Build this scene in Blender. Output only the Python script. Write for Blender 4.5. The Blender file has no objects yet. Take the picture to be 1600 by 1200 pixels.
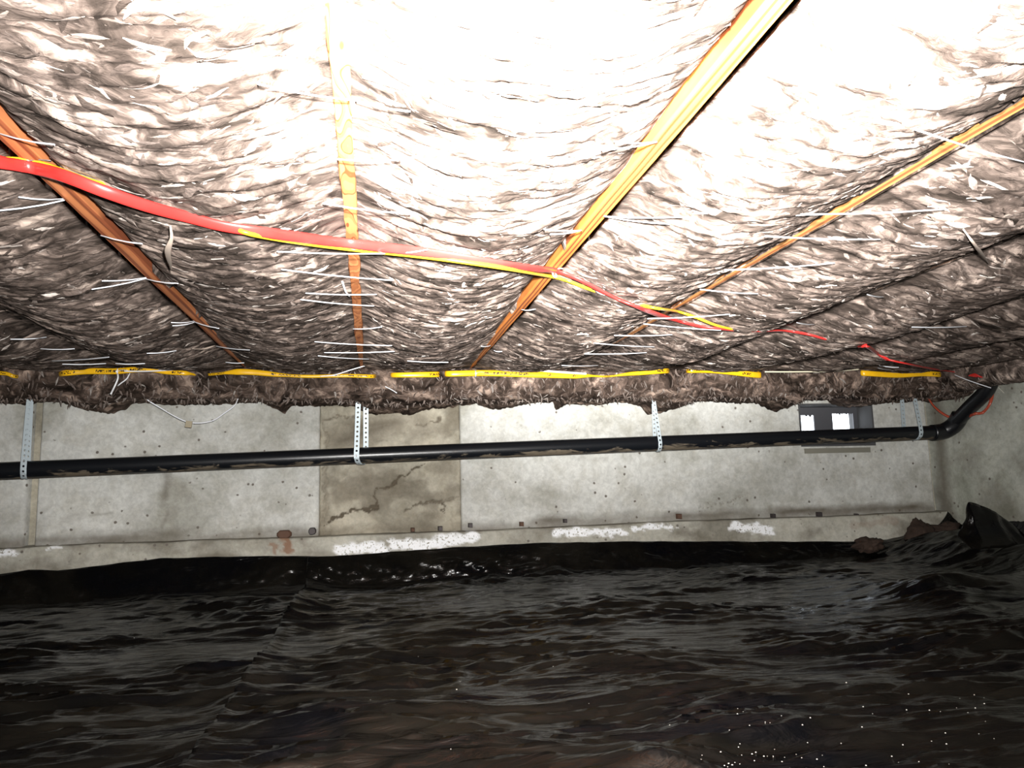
import bpy, math, random
import numpy as np
from mathutils import Matrix, Vector
random.seed(7); rng = np.random.default_rng(11)
SC = bpy.context.scene; COL = SC.collection

# ------------------------------------------------------------------ camera, world, flash, exposure
CAM_H = 0.55; FPX = 1150.0; ZJ = CAM_H + 0.637          # ZJ = underside of the joists
M = np.array([[0.981872222371632, 0.0, 0.1895440290143498],
              [-0.1877997852471587, -0.1353511965745288, 0.9728367253794258],
              [-0.025655011130649448, 0.9907976854968139, 0.1328975801812922]])
M /= np.linalg.norm(M, axis=1)[:, None]
CAM = np.array([0, 0, CAM_H])
cd = bpy.data.cameras.new('camera'); cam = bpy.data.objects.new('camera', cd); COL.objects.link(cam)
cd.sensor_width = 36; cd.lens = FPX / 1600 * 36; cd.clip_start = 0.02
mw = Matrix.Identity(4)
for i in range(3):
    mw[i][0] = M[i, 0]; mw[i][1] = M[i, 1]; mw[i][2] = -M[i, 2]; mw[i][3] = CAM[i]
cam.matrix_world = mw; SC.camera = cam

w = bpy.data.worlds.new('daylight'); SC.world = w; w.use_nodes = True
bg = w.node_tree.nodes['Background']; bg.inputs[0].default_value = (0.86, 0.93, 1, 1); bg.inputs[1].default_value = 5.0
def lamp(name, kind, energy, loc, aim=None, size=.02, color=(1, 1, 1), angle=120, blend=1.0):
    l = bpy.data.lights.new(name, kind); l.energy = energy; l.color = color
    l.shadow_soft_size = size
    if kind == 'SPOT': l.spot_size = math.radians(angle); l.spot_blend = blend
    o = bpy.data.objects.new(name, l); o.location = loc; COL.objects.link(o)
    if aim is not None:
        o.rotation_euler = (Vector(aim) - Vector(loc)).to_track_quat('-Z', 'Y').to_euler()
    return o
FX = CAM + M[:, 0] * 0.03 + M[:, 1] * 0.05
lamp('flash', 'SPOT', 630, FX, FX + M[:, 2] * 1 + M[:, 1] * .12, .012, (1, .985, .96), 124, .85)
lamp('flash_hot_spot', 'SPOT', 45, FX, (1.18, 4.4, .58), .012, (1, .98, .95), 16, 1)
lamp('headlamp', 'SPOT', 3200, CAM + M[:, 1] * .10, (.30, .88, ZJ), .02, (1, .98, .95), 68, 1)
SC.view_settings.view_transform = 'Standard'; SC.view_settings.look = 'None'
SC.view_settings.exposure = 0.0; SC.view_settings.gamma = 1
SC.view_settings.use_curve_mapping = False

# ------------------------------------------------------------------ helpers
def ray(x, y): return M @ np.array([(x - 800) / FPX, -(y - 600) / FPX, 1.])
def atz(x, y, z): d = ray(x, y); return CAM + d * (z - CAM_H) / d[2]
def aty(x, y, Y): d = ray(x, y); return CAM + d * Y / d[1]
def atx(x, y, X): d = ray(x, y); return CAM + d * X / d[0]
PERM = np.random.default_rng(5).integers(0, 256, 256)
GA = np.random.default_rng(6).random(256) * 2 * np.pi; GX, GY = np.cos(GA), np.sin(GA)
def perlin(x, y, s=0):
    x = np.asarray(x, float) + s * 17.31; y = np.asarray(y, float) + s * 9.17
    xi = np.floor(x).astype(int); yi = np.floor(y).astype(int); xf = x - xi; yf = y - yi
    u = xf**3 * (xf * (xf * 6 - 15) + 10); v = yf**3 * (yf * (yf * 6 - 15) + 10)
    def g(a, b):
        h = PERM[(PERM[a & 255] + b) & 255]; return h
    def d(h, a, b): return GX[h] * a + GY[h] * b
    n00 = d(g(xi, yi), xf, yf); n10 = d(g(xi + 1, yi), xf - 1, yf)
    n01 = d(g(xi, yi + 1), xf, yf - 1); n11 = d(g(xi + 1, yi + 1), xf - 1, yf - 1)
    return 1.4 * ((n00 * (1 - u) + n10 * u) * (1 - v) + (n01 * (1 - u) + n11 * u) * v)
def fbm(x, y, o=4, s=0, g=.5):
    t = 0; a = 1; n = 0
    for k in range(o):
        t = t + a * perlin(x * 2**k, y * 2**k, s + k); n += a; a *= g
    return t / n
def ridge(x, y, o=3, s=0):
    t = 0; a = 1; n = 0
    for k in range(o):
        t = t + a * (1 - np.abs(perlin(x * 2**k, y * 2**k, s + k)) * 2); n += a; a *= .5
    return t / n
def mesh_obj(name, V, Fs, mats, parent=None, smooth=True, mi=None, uv=None, attr=None):
    me = bpy.data.meshes.new(name); V = np.asarray(V, float)
    Fs = np.asarray(Fs) if not isinstance(Fs, list) else Fs
    me.from_pydata(V.tolist() if not isinstance(Fs, np.ndarray) else V.tolist(), [], Fs.tolist() if isinstance(Fs, np.ndarray) else Fs)
    for m in (mats if isinstance(mats, (list, tuple)) else [mats]): me.materials.append(m)
    if smooth: me.polygons.foreach_set('use_smooth', np.ones(len(me.polygons), bool))
    if mi is not None: me.polygons.foreach_set('material_index', np.asarray(mi, dtype=np.int32))
    if uv is not None:
        l = me.uv_layers.new(name='UVMap'); vi = np.zeros(len(me.loops), dtype=np.int32)
        me.loops.foreach_get('vertex_index', vi); l.data.foreach_set('uv', np.asarray(uv)[vi].ravel())
    if attr is not None:
        for nm, a in attr.items():
            at = me.color_attributes.new(nm, 'FLOAT_COLOR', 'POINT')
            c = np.ones((len(V), 4)); c[:, :3] = a; at.data.foreach_set('color', c.ravel())
    me.update()
    o = bpy.data.objects.new(name, me); COL.objects.link(o)
    if parent is not None: o.parent = parent
    return o
def grid_faces(nu, nv, off=0):
    i = np.arange(nu - 1)[:, None] * nv + np.arange(nv - 1)[None]
    return np.stack([i, i + nv, i + nv + 1, i + 1], -1).reshape(-1, 4) + off
def tag(o, label=None, cat=None, group=None, kind=None):
    if label: o['label'] = label
    if cat: o['category'] = cat
    if group: o['group'] = group
    if kind: o['kind'] = kind
    return o
def empty(name, loc=(0, 0, 0)):
    o = bpy.data.objects.new(name, None); o.location = loc; o.empty_display_size = .05; COL.objects.link(o); return o
def box(x0, x1, y0, y1, z0, z1):
    V = [(x, y, z) for x in (x0, x1) for y in (y0, y1) for z in (z0, z1)]
    return V, [(0, 1, 3, 2), (4, 6, 7, 5), (0, 4, 5, 1), (2, 3, 7, 6), (0, 2, 6, 4), (1, 5, 7, 3)]
def resample(P, step):
    P = np.asarray(P, float); Q = [P[0]]
    # Catmull-Rom
    E = np.vstack([2 * P[0] - P[1], P, 2 * P[-1] - P[-2]])
    for i in range(1, len(E) - 2):
        n = max(2, int(np.linalg.norm(E[i + 1] - E[i]) / step))
        for k in range(1, n + 1):
            t = k / n; a, b, c, d = E[i - 1:i + 3]
            Q.append(.5 * (2 * b + (c - a) * t + (2 * a - 5 * b + 4 * c - d) * t * t + (3 * b - a - 3 * c + d) * t**3))
    return np.array(Q)
def sweep(P, wd, th, side=(0, 1, 0), n=8, twist=None):
    """elliptical section swept along P; wd/th = half width (along side) and half thickness"""
    P = np.asarray(P, float); N = len(P); T = np.gradient(P, axis=0); T /= np.linalg.norm(T, axis=1)[:, None] + 1e-9
    side = np.broadcast_to(np.asarray(side, float), (N, 3)); S = side - T * np.sum(side * T, 1)[:, None]
    S /= np.linalg.norm(S, axis=1)[:, None] + 1e-9; B = np.cross(T, S)
    tw = np.zeros(N) if twist is None else np.asarray(twist)
    S2 = S * np.cos(tw)[:, None] + B * np.sin(tw)[:, None]; B2 = -S * np.sin(tw)[:, None] + B * np.cos(tw)[:, None]
    wd = np.broadcast_to(wd, N); th = np.broadcast_to(th, N)
    a = np.arange(n) / n * 2 * np.pi
    V = P[:, None] + S2[:, None] * (np.cos(a)[None, :, None] * wd[:, None, None]) + B2[:, None] * (np.sin(a)[None, :, None] * th[:, None, None])
    F = []
    for i in range(N - 1):
        for k in range(n):
            F.append((i * n + k, i * n + (k + 1) % n, (i + 1) * n + (k + 1) % n, (i + 1) * n + k))
    F.append(tuple(range(n))[::-1]); F.append(tuple((N - 1) * n + k for k in range(n)))
    L = np.concatenate([[0], np.cumsum(np.linalg.norm(np.diff(P, axis=0), axis=1))])
    uv = np.stack([np.repeat(L, n), np.tile(.5 + .5 * np.cos(a), N)], 1)
    return V.reshape(-1, 3), F, uv
def merge(parts):
    V = []; F = []; o = 0
    for v, f in parts:
        v = np.asarray(v, float); V.append(v); F += [tuple(int(i) + o for i in q) for q in f]; o += len(v)
    return np.vstack(V), F

# ------------------------------------------------------------------ materials
def mat(name):
    m = bpy.data.materials.new(name); m.use_nodes = True; nt = m.node_tree
    return m, nt, nt.nodes['Principled BSDF']
class G:
    def __init__(s, nt): s.nt = nt
    def n(s, t, **k):
        nd = s.nt.nodes.new(t)
        for a, b in k.items():
            if a.startswith('_'): setattr(nd, a[1:], b)
        return nd
    def l(s, a, b): s.nt.links.new(a, b)
    def coord(s, sc=(1, 1, 1), uv=False):
        tc = s.n('ShaderNodeTexCoord'); mp = s.n('ShaderNodeMapping'); mp.inputs['Scale'].default_value = sc
        s.l(tc.outputs['UV' if uv else 'Object'], mp.inputs[0]); return mp.outputs[0]
    def noise(s, vec, scale, detail=4, rough=.55, dist=0):
        t = s.n('ShaderNodeTexNoise'); s.l(vec, t.inputs['Vector']); t.inputs['Scale'].default_value = scale
        t.inputs['Detail'].default_value = detail; t.inputs['Roughness'].default_value = rough; t.inputs['Distortion'].default_value = dist
        return t.outputs['Fac']
    def ramp(s, fac, stops, interp='LINEAR'):
        r = s.n('ShaderNodeValToRGB'); r.color_ramp.interpolation = interp
        while len(r.color_ramp.elements) < len(stops): r.color_ramp.elements.new(.5)
        for e, (p, c) in zip(r.color_ramp.elements, stops):
            e.position = p; e.color = (c, c, c, 1) if isinstance(c, (int, float)) else (*c, 1)
        s.l(fac, r.inputs[0]); return r.outputs[0]
    def mix(s, fac, a, b, mode='MIX'):
        x = s.n('ShaderNodeMix'); x.data_type = 'RGBA'; x.blend_type = mode
        for inp, val in ((x.inputs[0], fac), (x.inputs[6], a), (x.inputs[7], b)):
            if isinstance(val, (int, float)): inp.default_value = val
            elif isinstance(val, tuple): inp.default_value = (*val, 1)
            else: s.l(val, inp)
        return x.outputs[2]
    def math(s, op, a, b=0.0):
        x = s.n('ShaderNodeMath'); x.operation = op
        for inp, val in ((x.inputs[0], a), (x.inputs[1], b)):
            if isinstance(val, (int, float)): inp.default_value = val
            else: s.l(val, inp)
        return x.outputs[0]
    def bump(s, h, strength, dist, bsdf, prev=None):
        b = s.n('ShaderNodeBump'); b.inputs['Strength'].default_value = strength; b.inputs['Distance'].default_value = dist
        s.l(h, b.inputs['Height'])
        if prev: s.l(prev, b.inputs['Normal'])
        s.l(b.outputs[0], bsdf.inputs['Normal']); return b.outputs[0]

def simple(name, col, rough=.6, metal=0, spec=.5):
    m, nt, b = mat(name); b.inputs['Base Color'].default_value = (*col, 1); b.inputs['Roughness'].default_value = rough
    b.inputs['Metallic'].default_value = metal; b.inputs['Specular IOR Level'].default_value = spec
    return m

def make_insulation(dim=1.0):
    m, nt, b = mat('mineral_fibre'); g = G(nt)
    tc = g.n('ShaderNodeTexCoord'); wn = g.n('ShaderNodeTexNoise'); wn.inputs['Scale'].default_value = 3.2; wn.inputs['Detail'].default_value = 4
    g.l(tc.outputs['Object'], wn.inputs['Vector'])
    va = g.n('ShaderNodeVectorMath'); va.operation = 'MULTIPLY_ADD'; g.l(wn.outputs['Color'], va.inputs[0]); va.inputs[1].default_value = (.42, .42, .42); g.l(tc.outputs['Object'], va.inputs[2])
    def mp(sc):
        q = g.n('ShaderNodeMapping'); q.inputs['Scale'].default_value = sc; g.l(va.outputs[0], q.inputs[0]); return q.outputs[0]
    n1 = g.noise(mp((7.5, 11, 11)), 1.0, 8, .60, .9)
    c = g.ramp(n1, [(.32, (.020, .016, .0135)), (.43, (.068, .054, .047)), (.50, (.125, .099, .087)), (.57, (.25, .20, .177)), (.66, (.60, .50, .44))])
    n2 = g.noise(g.coord((2.2, 3.5, 3.5)), 1.0, 3, .5, .5)
    c = g.mix(.8, c, g.ramp(n2, [(.35, (.62, .58, .54)), (.62, (1.2, 1.15, 1.1))]), 'MULTIPLY')
    n3 = g.noise(mp((34, 66, 66)), 1.0, 6, .7, .5)
    c = g.mix(.6, c, g.ramp(n3, [(.34, .6), (.64, 1.35)]), 'MULTIPLY')
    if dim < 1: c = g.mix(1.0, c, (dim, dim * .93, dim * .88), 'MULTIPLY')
    g.l(c, b.inputs['Base Color']); b.inputs['Roughness'].default_value = .95; b.inputs['Specular IOR Level'].default_value = .05
    g.bump(n3, .55, .004, b, g.bump(n1, .5, .015, b))
    return m
def make_tuft(dim=1.0):
    m, nt, b = mat('fibre_tuft'); g = G(nt)
    ge = g.n('ShaderNodeNewGeometry')
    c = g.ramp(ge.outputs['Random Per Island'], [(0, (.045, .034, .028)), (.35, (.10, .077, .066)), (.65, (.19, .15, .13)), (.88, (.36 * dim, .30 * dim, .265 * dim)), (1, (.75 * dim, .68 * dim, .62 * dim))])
    n3 = g.noise(g.coord((45, 130, 130)), 1, 5, .7, 1.2)
    c = g.mix(.9, c, g.ramp(n3, [(.34, .5), (.64, 1.4)]), 'MULTIPLY')
    g.l(c, b.inputs['Base Color']); b.inputs['Roughness'].default_value = .95; b.inputs['Specular IOR Level'].default_value = .05
    g.bump(n3, .6, .004, b)
    return m
def make_wood(name, a, bcol, wscale, dist, seed, knots=0):
    m, nt, b = mat(name); g = G(nt)
    tc = g.n('ShaderNodeTexCoord'); mp = g.n('ShaderNodeMapping'); mp.inputs['Scale'].default_value = (10, 1.0, 2.5)
    mp.inputs['Location'].default_value = (seed, seed * 3.1, 0); g.l(tc.outputs['Object'], mp.inputs[0])
    wv = g.n('ShaderNodeTexWave'); wv.wave_type = 'BANDS'; wv.bands_direction = 'X'; g.l(mp.outputs[0], wv.inputs[0])
    wv.inputs['Scale'].default_value = wscale; wv.inputs['Distortion'].default_value = dist; wv.inputs['Detail'].default_value = 1.5
    wv.inputs['Detail Scale'].default_value = 1.2
    c = g.ramp(wv.outputs['Fac'], [(.0, bcol), (.16, bcol), (.36, a), (1, tuple(min(1, x * 1.12) for x in a))])
    if knots:
        q = g.math('FRACT', g.math('MULTIPLY', g.noise(g.coord((26, 7, 3)), 1, .6, .4), 5.5))
        k = g.ramp(q, [(0, 0), (.46, 0), (.50, 1), (.56, 1), (.60, .42), (.96, .42), (1, 0)])
        c = g.mix(k, a, bcol)
    n = g.noise(g.coord((120, 4, 120)), 1, 3)
    c = g.mix(.5, c, g.ramp(n, [(.3, .75), (.7, 1.1)]), 'MULTIPLY')
    n2 = g.noise(g.coord((6, 2.2, 6)), 1, 3, .5)
    c = g.mix(.6, c, g.ramp(n2, [(.35, (.7, .62, .58)), (.6, (1.05, 1.05, 1.05))]), 'MULTIPLY')
    g.l(c, b.inputs['Base Color']); b.inputs['Roughness'].default_value = .65; b.inputs['Specular IOR Level'].default_value = .3
    g.bump(wv.outputs['Fac'], .25, .002, b)
    return m
def make_concrete(name, base, dark, rough_amt=.3, pits=True):
    m, nt, b = mat(name); g = G(nt)
    v = g.coord((1, 1, 1))
    n1 = g.noise(v, 2.2, 6, .6, .4); n2 = g.noise(v, 9, 6, .65, .3); n3 = g.noise(v, 70, 4, .6)
    c = g.ramp(n1, [(.36, dark), (.52, base), (.66, tuple(min(1, x * 1.14) for x in base))])
    c = g.mix(.5, c, g.ramp(n2, [(.36, (.76, .73, .66)), (.56, (1.06, 1.06, 1.05))]), 'MULTIPLY')
    c = g.mix(.6, c, g.ramp(g.noise(g.coord((30, 30, 30)), 1, 6, .7, .5), [(.38, .78), (.6, 1.12)]), 'MULTIPLY')
    c = g.mix(.5, c, g.ramp(n3, [(.3, .86), (.7, 1.06)]), 'MULTIPLY')
    if pits:
        vo = g.n('ShaderNodeTexVoronoi'); g.l(g.coord((1, 1, 1)), vo.inputs[0]); vo.inputs['Scale'].default_value = 15
        sp = g.ramp(g.math('ADD', vo.outputs['Distance'], g.math('MULTIPLY', g.noise(v, 60, 2), .12)), [(.15, 0), (.20, 1)])
        wn = g.noise(v, 7, 2); keep = g.ramp(wn, [(.43, 1), (.46, 0)])
        sp = g.math('MAXIMUM', sp, keep)
        c = g.mix(sp, (.16, .14, .12), c)
    at = g.n('ShaderNodeAttribute'); at.attribute_name = 'paint'; se = g.n('ShaderNodeSeparateColor'); g.l(at.outputs['Color'], se.inputs[0])
    c = g.mix(se.outputs[0], c, (.10, .08, .055))
    c = g.mix(se.outputs[2], c, (.22, .10, .05))
    eff = g.math('MULTIPLY', se.outputs[1], g.ramp(g.noise(v, 75, 3, .6), [(.38, 0), (.44, 1)]))
    c = g.mix(eff, c, (.95, .96, .98))
    g.l(c, b.inputs['Base Color']); b.inputs['Roughness'].default_value = .85; b.inputs['Specular IOR Level'].default_value = .25
    g.bump(n3, .3, .004, b, g.bump(n2, rough_amt, .01, b))
    return m
def make_plastic():
    m, nt, b = mat('black_polyethylene'); g = G(nt)
    n = g.noise(g.coord((1.3, 3, 3)), 1.6, 5, .55, .8)
    c = g.ramp(n, [(.35, (.002, .0022, .003)), (.5, (.0035, .0033, .0028)), (.72, (.009, .008, .006))])
    g.l(c, b.inputs['Base Color']); b.inputs['Specular IOR Level'].default_value = .20
    g.l(g.ramp(n, [(.35, .13), (.7, .27)]), b.inputs['Roughness'])
    n2 = g.noise(g.coord((3, 17, 9)), 1, 5, .55, 1.2)
    g.bump(n2, .6, .014, b)
    return m
def make_cable(name, col, ink=False):
    m, nt, b = mat(name); g = G(nt)
    c = g.mix(.5, (*col,), g.ramp(g.noise(g.coord((9, 9, 9)), 2, 3), [(.35, .78), (.6, 1.05)]), 'MULTIPLY')
    if ink:
        u = g.coord((1, 1, 1), uv=True); se = g.n('ShaderNodeSeparateXYZ'); g.l(u, se.inputs[0])
        band = g.math('LESS_THAN', g.math('ABSOLUTE', g.math('SUBTRACT', se.outputs[1], .5)), .22)
        t1 = g.math('GREATER_THAN', g.noise(g.coord((120, 3, 1), uv=True), 1, 2), .5)
        t2 = g.math('GREATER_THAN', g.noise(g.coord((4, 0, 0), uv=True), 1, 1), .5)
        k = g.math('MULTIPLY', g.math('MULTIPLY', band, t1), t2)
        c = g.mix(k, c, (.03, .02, .01))
    g.l(c, b.inputs['Base Color']); b.inputs['Roughness'].default_value = .32; b.inputs['Specular IOR Level'].default_value = .5
    return m
def make_pipe():
    m, nt, b = mat('black_abs'); g = G(nt)
    tc = g.n('ShaderNodeTexCoord'); se = g.n('ShaderNodeSeparateXYZ'); g.l(tc.outputs['Normal'], se.inputs[0])
    n = g.noise(g.coord((4, 14, 14)), 1.5, 6, .7, .6)
    low = g.math('MULTIPLY', g.math('SUBTRACT', -.35, se.outputs[2]), .20)
    k = g.ramp(g.math('ADD', n, low), [(.555, 0), (.63, 1)])
    c = g.mix(k, (.006, .007, .009), (.12, .095, .065))
    g.l(c, b.inputs['Base Color']); g.l(g.ramp(k, [(0, .3), (1, .85)]), b.inputs['Roughness'])
    g.bump(n, .2, .003, b)
    return m
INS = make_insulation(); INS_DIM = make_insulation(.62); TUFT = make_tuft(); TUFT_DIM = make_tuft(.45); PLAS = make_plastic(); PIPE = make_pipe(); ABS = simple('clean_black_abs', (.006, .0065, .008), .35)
CONC = make_concrete('pale_concrete', (.57, .57, .54), (.39, .385, .345))
CONC_R = make_concrete('rough_grey_concrete', (.46, .425, .345), (.25, .23, .18), .9, False)
CONC_F = make_concrete('footing_concrete', (.44, .425, .37), (.25, .235, .195), .6)
RED = make_cable('red_jacket', (.72, .035, .03)); YEL = make_cable('yellow_jacket', (.85, .50, .02)); YEL_INK = make_cable('printed_yellow_jacket', (.85, .47, .01), True)
STRING = simple('white_string', (.88, .9, .95), .4); TIE = simple('white_nylon', (.85, .86, .88), .35)
GALV = simple('galvanised_steel', (.55, .63, .67), .55, .3); DKMET = simple('dark_vent_metal', (.10, .10, .11), .6, .3)
RUST = simple('rusty_steel', (.10, .05, .03), .8); STEEL_DK = simple('dark_steel', (.06, .05, .05), .6, .4)
SOIL = make_concrete('brown_soil', (.05, .032, .024), (.022, .014, .011), 1, False)
PLY = make_wood('subfloor_plywood', (.45, .30, .17), (.3, .18, .1), 2, 4, 1)

# ------------------------------------------------------------------ setting
WX0, WX1, WY = -2.9, 3.79, 4.40
def struct(name, V, F, m, parent=None, **k): return tag(mesh_obj(name, V, F, m, parent, **k), kind='structure')
struct('floor', *box(WX0 - .2, WX1 + .3, -1.4, WY + .3, -.14, -.05), SOIL, smooth=False)
struct('ceiling', *box(WX0 - .2, WX1 + .3, -1.4, WY + .3, ZJ + .236, ZJ + .26), PLY, smooth=False)
struct('wall_left', *box(WX0 - .2, WX0, -1.3, WY + .3, -.05, ZJ + .236), CONC, smooth=False)
struct('wall_rear', *box(WX0 - .2, WX1 + .3, -1.4, -1.25, -.05, ZJ + .236), CONC, smooth=False)
# back wall core with the vent opening through it
VX0, VX1, VZ0, VZ1 = 2.78, 3.33, .735, 1.02
parts = [box(WX0, VX0, WY + .06, WY + .24, -.05, ZJ + .236), box(VX1, WX1 + .3, WY + .06, WY + .24, -.05, ZJ + .236),
         box(VX0, VX1, WY + .06, WY + .24, -.05, VZ0), box(VX0, VX1, WY + .06, WY + .24, VZ1, ZJ + .236)]
wall = struct('wall_back', *merge(parts), CONC_R, smooth=False)

def seg_dist(X, Z, P):
    d = np.full(X.shape, 9.)
    for (a, b), (c, e) in zip(P[:-1], P[1:]):
        L = (c - a)**2 + (e - b)**2; t = np.clip(((X - a) * (c - a) + (Z - b) * (e - b)) / L, 0, 1)
        d = np.minimum(d, np.hypot(X - a - t * (c - a), Z - b - t * (e - b)))
    return d
def pxl(*pts, Y=WY): return [tuple(aty(x, y, Y)[[0, 2]]) for x, y in pts]
def paint_for(X, Z, wob=.012):
    Xw = X + fbm(X * 9, Z * 9, 4, 3) * wob * 2; Zw = Z + fbm(X * 9, Z * 9, 4, 8) * wob
    R = np.zeros(X.shape); Gc = np.zeros(X.shape); B = np.zeros(X.shape)
    def sm(d, r): return np.clip(1 - d / r, 0, 1)
    # dirt that gathered above the footing ledge
    nn = fbm(X * 3, Z * 9, 4, 21)
    R = np.maximum(R, np.clip((1 - (Z - .285) / (.075 + .06 * nn)) * 1.6, 0, 1) * (.55 + .6 * nn))
    R = np.maximum(R, np.clip(fbm(X * 1.5, Z * 3, 5, 31) * 2.2 - .75, 0, .35))
    for pts, r, a in (([(258, 740), (262, 755), (257, 775)], .035, .5), ([(262, 800), (248, 840)], .018, .35), ([(140, 806), (175, 803)], .012, .4)):
        R = np.maximum(R, sm(seg_dist(Xw, Zw, pxl(*pts)), r) * a)
    return R, Gc, B, Xw, Zw, sm
CRACKS = [([(665, 722), (640, 738), (620, 752), (590, 764), (586, 778), (586, 792), (560, 796), (535, 803), (515, 816), (505, 822)], .011, .95),
          ([(635, 795), (645, 788), (662, 786), (690, 784), (695, 800)], .008, .8), ([(690, 655), (665, 665), (650, 668)], .008, .8),
          ([(505, 655), (530, 652), (560, 650)], .008, .7), ([(690, 785), (715, 775)], .012, .6), ([(505, 815), (510, 700), (505, 660)], .012, .45)]
def panel(x0, x1, z0, z1, m, rough=0.0, hole=None, cracks=(), name='concrete_panel', step=.007, proud=0.0):
    nx = max(2, int((x1 - x0) / step)); nz = max(2, int((z1 - z0) / step))
    xs = np.linspace(x0, x1, nx); zs = np.linspace(z0, z1, nz)
    if hole:
        for c in hole[:2]: xs[np.argmin(abs(xs - c))] = c
        for c in hole[2:]: zs[np.argmin(abs(zs - c))] = c
    X, Z = np.meshgrid(xs, zs, indexing='ij')
    R, Gc, B, Xw, Zw, sm = paint_for(X, Z)
    h = .004 * fbm(X * 2, Z * 2, 3, 1) + .0015 * fbm(X * 20, Z * 20, 3, 2)
    if rough:
        hh = fbm(X * 4, Z * 5, 5, 40); h = h + rough * (np.clip(hh * 6, -.6, .4)) + .004 * fbm(X * 30, Z * 45, 3, 44)
        R = np.maximum(R, np.clip(.2 - hh * 1.6, 0, .5))
        dk = sm(seg_dist(Xw, Zw, pxl((560, 668), (620, 660), (530, 690))), .10) * .75; R = np.maximum(R, dk)
        lt = sm(seg_dist(Xw, Zw, pxl((520, 818), (560, 812), (600, 812), (650, 818))), .05); R = R * (1 - .8 * lt)
    for pts, r, a in cracks:
        cw = np.clip(.55 + 1.3 * fbm(X * 14, Z * 14, 3, 47), .25, 1.3); c = sm(seg_dist(X + .05 * fbm(X * 14, Z * 14, 4, 45), Z + .045 * fbm(X * 14, Z * 14, 4, 46), pxl(*pts)), r * 1.4 * cw); h = h - .014 * c; R = np.maximum(R, np.clip(c * 3, 0, 1) * a)
    e = np.minimum.reduce([X - x0, x1 - X]); h = h - .012 * np.clip(1 - e / .006, 0, 1)
    Y = WY - proud - h
    V = np.stack([X, Y, Z], -1).reshape(-1, 3)
    F = grid_faces(nx, nz)
    if hole:
        cx = (X[:-1, :-1] + X[1:, 1:]) / 2; cz = (Z[:-1, :-1] + Z[1:, 1:]) / 2
        k = ~((cx > hole[0]) & (cx < hole[1]) & (cz > hole[2]) & (cz < hole[3])); F = F[k.ravel()]
    # rim back to the core wall
    n0 = len(V); idx = np.arange(nx * nz).reshape(nx, nz); ext = []; EF = []
    for loop in (idx[0], idx[-1][::-1], idx[:, 0][::-1], idx[:, -1]):
        b0 = n0 + len(ext)
        for i in loop: ext.append((V[i][0], WY + .062, V[i][2]))
        for k in range(len(loop) - 1): EF.append((loop[k], loop[k + 1], b0 + k + 1, b0 + k))
    V = np.vstack([V, ext]); F = np.vstack([F, np.array(EF)])
    P = np.zeros((len(V), 3)); P[:n0] = np.stack([R, Gc, B], -1).reshape(-1, 3)
    return struct(name, V, F, m, wall, attr={'paint': np.clip(P, 0, 1)})
panel(WX0, -1.805, .27, ZJ + .2, CONC, proud=.004, step=.012)
panel(-1.755, -.285, .27, ZJ + .2, CONC)
panel(-.285, .532, .27, ZJ + .2, CONC_R, rough=.010, cracks=CRACKS, proud=-.012)
panel(.532, 3.74, .27, ZJ + .2, CONC, hole=(VX0, VX1, VZ0, VZ1), cracks=[([(1090, 795), (1130, 785), (1165, 776)], .004, .5), ([(805, 660), (815, 666)], .004, .4)])
# vent niche lining
def lining():
    ps = []
    t = .012
    for b_ in (box(VX0, VX0 + t, WY - .004, WY + .24, VZ0, VZ1), box(VX1 - t, VX1, WY - .004, WY + .24, VZ0, VZ1),
               box(VX0 + t, VX1 - t, WY - .004, WY + .24, VZ0, VZ0 + t), box(VX0 + t, VX1 - t, WY - .004, WY + .24, VZ1 - t, VZ1)): ps.append(b_)
    return merge(ps)
# right wall: its own height field
def wall_right():
    ys = np.arange(-1.3, WY + .07, .02); zs = np.arange(-.05, ZJ + .22, .02)
    Yg, Zg = np.meshgrid(ys, zs, indexing='ij'); h = .008 * fbm(Yg * 2, Zg * 2, 4, 60) + .003 * fbm(Yg * 18, Zg * 18, 3, 61)
    n = len(ys) * len(zs); V = np.stack([WX1 - h, Yg, Zg], -1).reshape(-1, 3)
    F = grid_faces(len(ys), len(zs))[:, ::-1]
    V2, F2 = box(WX1 + .01, WX1 + .2, -1.3, WY + .3, -.05, ZJ + .236)
    nn = fbm(Yg * 3, Zg * 3, 4, 64)
    corner_band = np.clip(1 - abs(Yg - 4.36) / .09, 0, 1) * .8  # darker band down the wall beside the back corner
    P = np.zeros((n + 8, 3)); P[:n, 0] = np.clip(np.clip(.15 + nn, 0, .4) + corner_band, 0, .75).ravel()
    V = np.vstack([V, V2]); F = [tuple(f) for f in F.tolist()] + [tuple(i + n for i in q) for q in F2]
    return struct('wall_right', V, F, make_concrete('damp_concrete', (.46, .47, .42), (.30, .31, .26)), attr={'paint': P})
wall_right()
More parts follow.
